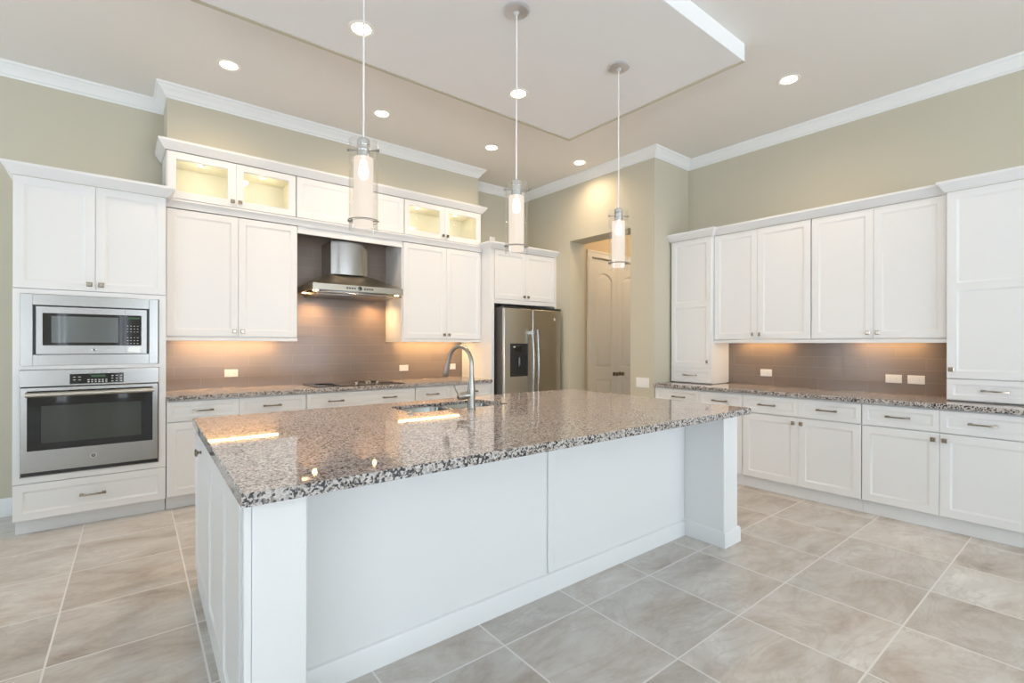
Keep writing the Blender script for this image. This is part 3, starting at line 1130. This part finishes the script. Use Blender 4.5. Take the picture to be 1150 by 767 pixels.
t = thing('wall_oven', 'built-in stainless wall oven with black glass door below the microwave', 'oven', (-0.556, FB, 0.405))
x0, x1 = 0.034, 0.812
H_ = 0.743
MB().box(0.040, 0.806, -0.012, 0.50, 0.003, 0.742).build('cavity', 'blackp', t)
MB().box(x0, x1, -0.034, -0.0195, H_ - 0.118, H_).build('control_panel', 'steel', t, bevel=0.003)
cp = MB().box(x0 + 0.258, x0 + 0.562, -0.0365, -0.0345, H_ - 0.106, H_ - 0.034).build('display_panel', 'black', t, bevel=0.002)
MB().box(x0 + 0.375, x0 + 0.455, -0.0372, -0.0366, H_ - 0.060, H_ - 0.044).build('clock', 'disp', cp)
kp = MB()
for r in range(2):
    for c in range(6):
        kp.box(x0 + 0.355 + c * 0.020, x0 + 0.366 + c * 0.020, -0.0372, -0.0366, H_ - 0.098 + r * 0.014, H_ - 0.090 + r * 0.014)
    for c in range(2):
        kp.box(x0 + 0.276 + c * 0.028, x0 + 0.290 + c * 0.028, -0.0372, -0.0366, H_ - 0.080 + r * 0.020, H_ - 0.075 + r * 0.020)
for r in range(3):
    for c in range(3):
        kp.box(x0 + 0.490 + c * 0.025, x0 + 0.502 + c * 0.025, -0.0372, -0.0366, H_ - 0.096 + r * 0.020, H_ - 0.090 + r * 0.020)
kp.build('keypad', 'key', cp)
ow, oh = x1 - x0 - 0.012, H_ - 0.118 - 0.040
door = panel_front(ow, oh, [rect(0.034, ow - 0.034, 0.148, oh - 0.022)], 0.032, [(0, 0), (0.001, 0.004)]).build('door', 'steel', t)
door.location = (x0 + 0.006, -0.014, 0.034)
MB().box(0.035, ow - 0.035, -0.0305, -0.0285, 0.149, oh - 0.023).build('glass', 'black', door)
MB().box(0.105, ow - 0.105, -0.0318, -0.0307, 0.196, oh - 0.128).build('window', 'ovglass', door)
badge(door, ow / 2, -0.0322, 0.078, 0.016)
hb = MB().tube([(0.028, -0.070, oh - 0.046), (ow / 2, -0.072, oh - 0.046), (ow - 0.028, -0.070, oh - 0.046)], 0.0165, 18)
for s in (0.045, ow - 0.045):
    hb.box(s - 0.012, s + 0.012, -0.066, -0.032, oh - 0.056, oh - 0.036)
hb.build('handle', 'steel_warm', door, bevel=0.001)
MB().box(x0 + 0.02, x1 - 0.02, -0.022, -0.013, 0.006, 0.030).build('vent', 'blackp', t)
MB().box(x0 + 0.002, x1 - 0.002, -0.028, -0.0195, 0.0005, 0.006).build('bottom_trim', 'steel', t)

# cooktop
t = thing('cooktop', 'black glass electric cooktop with knobs set on the back granite worktop', 'cooktop', (1.93, 5.02, 0.9155))
MB().box(-0.445, 0.455, -0.235, 0.255, 0.0, 0.008).build('glass_top', 'black', t, bevel=0.002)
rings = MB()
for (cx, cy, r) in [(-0.28, 0.08, 0.10), (-0.27, -0.13, 0.075), (0.20, 0.10, 0.11), (0.30, -0.13, 0.075)]:
    rings.lathe(cx, cy, [(r, 0.0081), (r, 0.0084), (r - 0.004, 0.0084), (r - 0.004, 0.0081)], 40)
rings.build('burner_marking', 'steel_dark', t)
for k, (kx, ky) in enumerate([(-0.015, -0.10), (0.095, -0.10), (0.16, -0.02), (0.225, -0.06)]):
    MB().lathe(kx, ky, [(0.021, 0.008), (0.021, 0.012), (0.017, 0.014), (0.015, 0.030), (0.013, 0.033)], 20).box(kx - 0.003, kx + 0.003, ky - 0.015, ky + 0.015, 0.030, 0.040).build('knob', 'nickel', t)

# range hood
HX0, HX1, HYF, HYB_ = 1.452, 2.392, 4.83, 5.379
t = thing('range_hood', 'stainless chimney range hood on the tiled wall above the cooktop', 'range hood', (1.915, 5.10, 1.84))
cx, cy, cz = 1.915, 5.10, 1.84


def hl(x0, x1, y0, y1, z):
    return [(x0 - cx, y0 - cy, z - cz), (x1 - cx, y0 - cy, z - cz), (x1 - cx, y1 - cy, z - cz), (x0 - cx, y1 - cy, z - cz)]


can = MB()
CH0, CH1, CHY = 1.708, 2.098, 5.085
can.loft([hl(HX0, HX1, HYF, HYB_, 1.862), hl(HX0, HX1, HYF, HYB_, 1.922), hl(HX0 + 0.015, HX1 - 0.015, HYF + 0.012, HYB_, 1.930),
          hl(CH0 - 0.09, CH1 + 0.09, CHY - 0.09, HYB_, 2.018), hl(CH0 - 0.01, CH1 + 0.01, CHY - 0.012, HYB_, 2.055)], cap0=False)
can.loft([hl(HX0, HX1, HYF, HYB_, 1.862), hl(HX0 + 0.02, HX1 - 0.02, HYF + 0.02, HYB_ - 0.02, 1.862), hl(HX0 + 0.02, HX1 - 0.02, HYF + 0.02, HYB_ - 0.02, 1.885)], cap0=False)
can.build('canopy', 'hood', t, bevel=0.001)
ch = MB()
prof = []
for k in range(9):
    a = k / 8
    prof.append((CH0 + (CH1 - CH0) * a - cx, CHY - 0.045 * math.sin(PI * a) ** 0.5 - cy))
prof = prof + [(CH1 - cx, HYB_ - cy), (CH0 - cx, HYB_ - cy)]
ch.loft([[(x, y, 2.056 - cz) for x, y in prof], [(x, y, 2.395 - cz) for x, y in prof]])
ch.build('chimney', 'steel', t)
kp = MB()
for k in range(4):
    for s in (-1, 1):
        kp.box(s * (0.052 + k * 0.026) - 0.008, s * (0.052 + k * 0.026) + 0.008, HYF - cy - 0.003, HYF - cy, 1.884 - cz, 1.902 - cz)
kp.build('button', 'blackp', t)
MB().lathe(0, 1.894 - cz, [(0.021, HYF - cy), (0.021, HYF - cy - 0.003), (0.017, HYF - cy - 0.004)], 24, 'y').build('display', 'black', t)
for s in (-0.30, 0.0, 0.30):
    MB().box(s - 0.14, s + 0.14, -0.20, 0.20, 1.876 - cz, 1.884 - cz).build('filter', 'steel_dark', t)
bar = []
for k in range(21):
    a = k / 20 * 2 - 1
    bar.append((a * 0.46, HYF - cy - 0.045 * (1 - a * a) + 0.01, 1.835 - cz))
rl = MB().tube(bar, 0.008, 10)
for s in (-0.44, 0.44):
    rl.tube([(s, HYF - cy + 0.012, 1.835 - cz), (s, HYF - cy + 0.03, 1.866 - cz)], 0.006, 8)
rl.build('rail', 'steel', t)
ub = []
for k in range(17):
    a = k / 16 * 2 - 1
    ub.append((a * 0.40, HYF - cy + 0.10 - 0.055 * (1 - a * a)))
ub += [(0.40, 0.22), (-0.40, 0.22)]
MB().loft([[(x, y, 1.822 - cz) for x, y in ub], [(x, y, 1.874 - cz) for x, y in ub]]).build('underside', 'steel_dark', t)
HOODL = [(1.495, 5.23), (2.345, 5.23)]
for hx, hy in HOODL + [(1.495, 4.885), (2.345, 4.885)]:
    MB().lathe(hx - cx, hy - cy, [(0.036, 1.857 - cz), (0.036, 1.886 - cz), (0.028, 1.886 - cz)], 20, cap1=False).build('lamp_ring', 'chrome', t)
    MB().lathe(hx - cx, hy - cy, [(0.027, 1.852 - cz), (0.027, 1.884 - cz)], 20).build('lamp', 'hoodlamp', t)

# refrigerator
t = thing('refrigerator', 'stainless side-by-side refrigerator with ice dispenser beside the doorway', 'refrigerator', (3.585, 4.60, 0))
FWid = 0.945
MB().box(0.0, FWid, 0.05, 0.70, 0.02, 1.785).box(0.02, FWid - 0.02, 0.06, 0.60, 0.0, 0.02).build('body', 'grey', t, bevel=0.004)
MB().box(0.0, FWid, 0.0, 0.049, 1.775, 1.795).build('hinge_cover', 'blackp', t)
sx = 0.452
d1 = MB().box(0.0, sx - 0.002, 0.0, 0.049, 0.03, 1.774).build('door', 'steel_warm', t, bevel=0.012, seg=4)
d2 = MB().box(sx + 0.002, FWid, 0.0, 0.049, 0.03, 1.774).build('door', 'steel_warm', t, bevel=0.012, seg=4)


def fhandle(x, par):
    pts = []
    for k in range(17):
        a = k / 16
        pts.append((x, -0.048 - 0.022 * math.sin(PI * a), 0.62 + 0.90 * a))
    mb = MB().tube(pts, 0.014, 14)
    for z in (0.66, 1.48):
        mb.box(x - 0.010, x + 0.010, -0.048, 0.0, z - 0.02, z + 0.02)
    mb.build('handle', 'steel', par, bevel=0.001)


fhandle(sx - 0.040, d1)
fhandle(sx + 0.040, d2)
dx0, dx1, dz0, dz1 = 0.095, 0.370, 0.945, 1.345
dp = panel_front(dx1 - dx0, dz1 - dz0, [rect(0.022, dx1 - dx0 - 0.022, 0.022, dz1 - dz0 - 0.135)], 0.008, [(0, 0), (0.002, 0.006)]).build('dispenser', 'blackp', d1)
dp.location = (dx0, -0.0005, dz0)
MB().box(0.06, 0.16, -0.0092, -0.0082, 0.30, 0.37).build('dispenser_panel', 'black', dp)
MB().box(0.04, 0.075, -0.0096, -0.0084, 0.352, 0.366).build('dispenser_label', 'key', dp)
MB().lathe(0.137, -0.006, [(0.018, 0.10), (0.024, 0.18), (0.018, 0.235)], 16).build('paddle', 'black', dp)
badge(d2, FWid - 0.115, 0.0, 1.655, 0.015)

# ------------------------------------------------------------------ plates on the walls


def outlet(loc, rz, label, ww=0.115, hh=0.072, group='outlets in the tiled splashbacks', gangs=1):
    t = thing('wall_outlet', label, 'outlet', loc, rz, group)
    MB().box(-ww / 2, ww / 2, -0.007, 0, -hh / 2, hh / 2).build('cover_plate', 'plate', t, bevel=0.002)
    fa = MB()
    for s in (-1, 1):
        fa.lathe(s * 0.022, 0, [(0.0165, -0.007), (0.0165, -0.0085)], 18, 'y')
    f_ = fa.build('socket', 'plate', t)
    sl = MB()
    for s in (-1, 1):
        for q in (-0.006, 0.006):
            sl.box(s * 0.022 - 0.004, s * 0.022 + 0.004, -0.0092, -0.0084, q - 0.001, q + 0.001)
    sl.build('slot', 'slot', f_)
    return t


yo = 5.38
outlet((0.858, yo, 1.052), 0, 'white double outlet in the tiled wall left of the cooktop')
outlet((2.672, yo, 1.050), 0, 'white double outlet in the tiled wall just right of the cooktop')
outlet((3.340, yo, 1.050), 0, 'white double outlet in the tiled wall behind the faucet, near the refrigerator panel')
outlet((5.24, 2.300, 1.045), RZ, 'white double outlet in the right tiled wall nearest the entry wall')
outlet((5.24, 1.230, 1.042), RZ, 'white double outlet in the right tiled wall, left one of a pair')
outlet((5.24, 1.076, 1.042), RZ, 'white double outlet in the right tiled wall beside the large counter cupboard')
t = thing('light_switch', 'white four-gang light switch plate on the entry wall beside the doorway', 'light switch', (XE, 3.352, 0.910), RZ)
MB().box(-0.085, 0.085, -0.007, 0, -0.055, 0.055).build('cover_plate', 'plate', t, bevel=0.002)
for k in range(3):
    MB().box(-0.068 + k * 0.046, -0.034 + k * 0.046, -0.010, -0.0072, -0.034, 0.034).build('rocker', 'plate', t, bevel=0.001)
t = thing('wall_box', 'small white box on the back wall above the refrigerator cabinet', 'wall box', (3.98, YB, 2.755))
MB().box(-0.045, 0.045, -0.02, 0, -0.045, 0.045).build('cover_plate', 'plate', t, bevel=0.002)
MB().box(-0.03, 0.03, -0.023, -0.0205, -0.03, 0.03).build('insert', 'plate', t)

# ------------------------------------------------------------------ lamps


def lamp_light(name, kind, loc, energy, col, size=0.05, spot=None, rot=(0, 0, 0), parent=None):
    l = bpy.data.lights.new(name, kind)
    l.energy = energy
    l.color = col
    if kind in ('POINT', 'SPOT'):
        l.shadow_soft_size = size
    if kind == 'SPOT':
        l.spot_size = spot or math.radians(110)
        l.spot_blend = 1.0
    o = bpy.data.objects.new(name, l)
    o.location = loc
    o.rotation_euler = rot
    COL.objects.link(o)
    if parent is not None:
        o.parent = parent
    return o


WARM = (1.0, 0.75, 0.50)
cans = [(0.67, 4.33, CEIL, 'recessed ceiling light above the oven tower end of the back aisle', 1),
        (1.926, 4.334, CEIL, 'recessed ceiling light in front of the range hood', 1),
        (3.19, 4.32, CEIL, 'recessed ceiling light in front of the right glass cabinet', 1),
        (4.263, 4.018, CEIL, 'recessed ceiling light beside the entry wall doorway', 1),
        (4.251, 1.692, CEIL, 'recessed ceiling light above the right-hand aisle', 1),
        (1.222, 3.064, 3.362, 'recessed light in the dropped ceiling panel behind the first pendant', 1),
        (2.524, 3.056, 3.362, 'recessed light in the dropped ceiling panel behind the middle pendant cord', 1)]
src = None
for x, y, z, lab, k in cans:
    if src is None:
        src = thing('recessed_light', lab, 'ceiling light', (x, y, z), 0, 'recessed ceiling lights')
        MB().lathe(0, 0, [(0.085, 0.0), (0.086, -0.004), (0.078, -0.008), (0.060, -0.004), (0.060, -0.0005)], 40, cap0=False, cap1=False).build('trim_ring', 'canring', src)
        MB().lathe(0, 0, [(0.059, -0.0006), (0.059, -0.003), (0.050, -0.0045)], 40).build('lens', 'can', src)
    else:
        copy_thing(src, (x, y, z), lab)
    lamp_light('downlight_beam', 'SPOT', (x, y, z - 0.012), 62, WARM, 0.05, math.radians(158))

# puck lights in the glass cabinets
src = None
for x, lab in [(0.575, 'small puck light in the leftmost pane of the left glass cabinet'),
               (1.075, 'small puck light behind the right pane of the left glass cabinet'),
               (2.72, 'small puck light behind the left pane of the right glass cabinet'),
               (3.235, 'small puck light in the pane nearest the refrigerator')]:
    z = 2.545 + 0.40 - 0.0225
    if src is None:
        src = thing('puck_light', lab, 'cabinet light', (x, 5.14, z), 0, 'puck lights in the glass cabinets')
        MB().lathe(0, 0, [(0.032, 0.0), (0.032, -0.008), (0.027, -0.010), (0.022, -0.009)], 24, cap1=False).build('housing', 'chrome', src)
        MB().lathe(0, 0, [(0.0215, -0.004), (0.0215, -0.0095)], 24).build('lens', 'puck', src)
    else:
        copy_thing(src, (x, 5.14, z), lab)
    lamp_light('puck_glow', 'POINT', (x, 5.14, z - 0.12), 0.9, (1.0, 0.90, 0.66), 0.02)

# light bars under the wall cabinets
for x, y, z, rz, L, lab in [(0.84, 5.275, 1.389, 0, 0.84, 'warm light bar under the wall cabinet left of the hood'),
                            (2.97, 5.275, 1.389, 0, 0.84, 'warm light bar under the wall cabinet right of the hood'),
                            (5.16, 2.30, 1.3835, RZ, 0.52, 'warm light bar under the right wall cabinet nearest the entry wall'),
                            (5.16, 1.25, 1.3835, RZ, 0.52, 'warm light bar under the right wall cabinet beside the large cupboard')]:
    t = thing('under_cabinet_light', lab, 'cabinet light', (x, y, z), rz, 'light bars under the wall cabinets')
    MB().box(-L / 2, L / 2, -0.022, 0.022, -0.010, 0).build('housing', 'plate', t)
    MB().box(-L / 2 + 0.01, L / 2 - 0.01, -0.018, 0.018, -0.014, -0.0105).build('lens', 'strip' if rz == 0 else 'strip_r', t)

# pendants
src = None
for x, lab in [(0.928, 'glass cylinder pendant hanging nearest the camera, in front of the range hood'),
               (1.886, 'middle glass cylinder pendant hanging over the island'),
               (2.850, 'glass cylinder pendant hanging nearest the doorway')]:
    if src is None:
        y, z = 2.30, 1.882
        zt = 3.362 - z
        src = thing('pendant_light', lab, 'pendant lamp', (x, y, z), 0, 'glass pendants over the island')
        MB().lathe(0, 0, [(0.078, zt), (0.078, zt - 0.010), (0.070, zt - 0.016), (0.02, zt - 0.020), (0.012, zt - 0.032), (0.006, zt - 0.036)], 36).build('canopy', 'canopy', src)
        MB().lathe(0, 0, [(0.0042, 0.440), (0.0042, zt - 0.02)], 10).build('cord', 'plate', src)
        MB().lathe(0, 0, [(0.006, 0.448), (0.020, 0.446), (0.030, 0.436), (0.0305, 0.412), (0.028, 0.410), (0.0305, 0.408), (0.0305, 0.386), (0.028, 0.384), (0.0305, 0.382), (0.0305, 0.352), (0.010, 0.350)], 32).build('socket_cap', 'chrome', src)
        MB().lathe(0, 0, [(0.069, 0.0), (0.069, 0.430), (0.0665, 0.430), (0.0665, 0.0), (0.069, 0.0)], 40, cap0=False, cap1=False).build('outer_glass', 'pglass', src)
        MB().lathe(0, 0, [(0.043, 0.018), (0.046, 0.022), (0.046, 0.348), (0.030, 0.349)], 36, cap1=False).build('inner_shade', 'frost', src)
        MB().lathe(0, 0, [(0.006, 0.345), (0.014, 0.335), (0.022, 0.30), (0.024, 0.275), (0.016, 0.252), (0.004, 0.246)], 20).build('bulb', 'bulb', src)
        rg = MB()
        ring = [(0.071 * math.cos(2 * PI * k / 48), 0.071 * math.sin(2 * PI * k / 48), 0.045) for k in range(49)]
        rg.tube(ring, 0.0022, 8)
        ring = [(0.048 * math.cos(2 * PI * k / 48), 0.048 * math.sin(2 * PI * k / 48), 0.045) for k in range(49)]
        rg.tube(ring, 0.0014, 8)
        for a in (2.55, 5.69):
            rg.tube([(0.046 * math.cos(a), 0.046 * math.sin(a), 0.045), (0.074 * math.cos(a), 0.074 * math.sin(a), 0.045)], 0.004, 8)
        rg.build('ring', 'steel_dark', src)
        for a in (2.55, 5.69):
            MB().tube([(0.029 * math.cos(a), 0.029 * math.sin(a), 0.388), (0.070 * math.cos(a), 0.070 * math.sin(a), 0.388), (0.076 * math.cos(a), 0.076 * math.sin(a), 0.388)], [0.002, 0.006, 0.0085], 12).build('screw', 'steel_dark', src)
    else:
        copy_thing(src, (x, 2.30, 1.882), lab)

# lamp in the hallway ceiling
lamp_light('hall_lamp', 'POINT', (5.55, 3.75, 3.2), 24, WARM, 0.12)
for hx, hy in HOODL:
    lamp_light('hood_beam', 'SPOT', (hx + (0.10 if hx < 1.9 else -0.10), hy, 1.80), 13, (1.0, 0.58, 0.24), 0.02, math.radians(172))
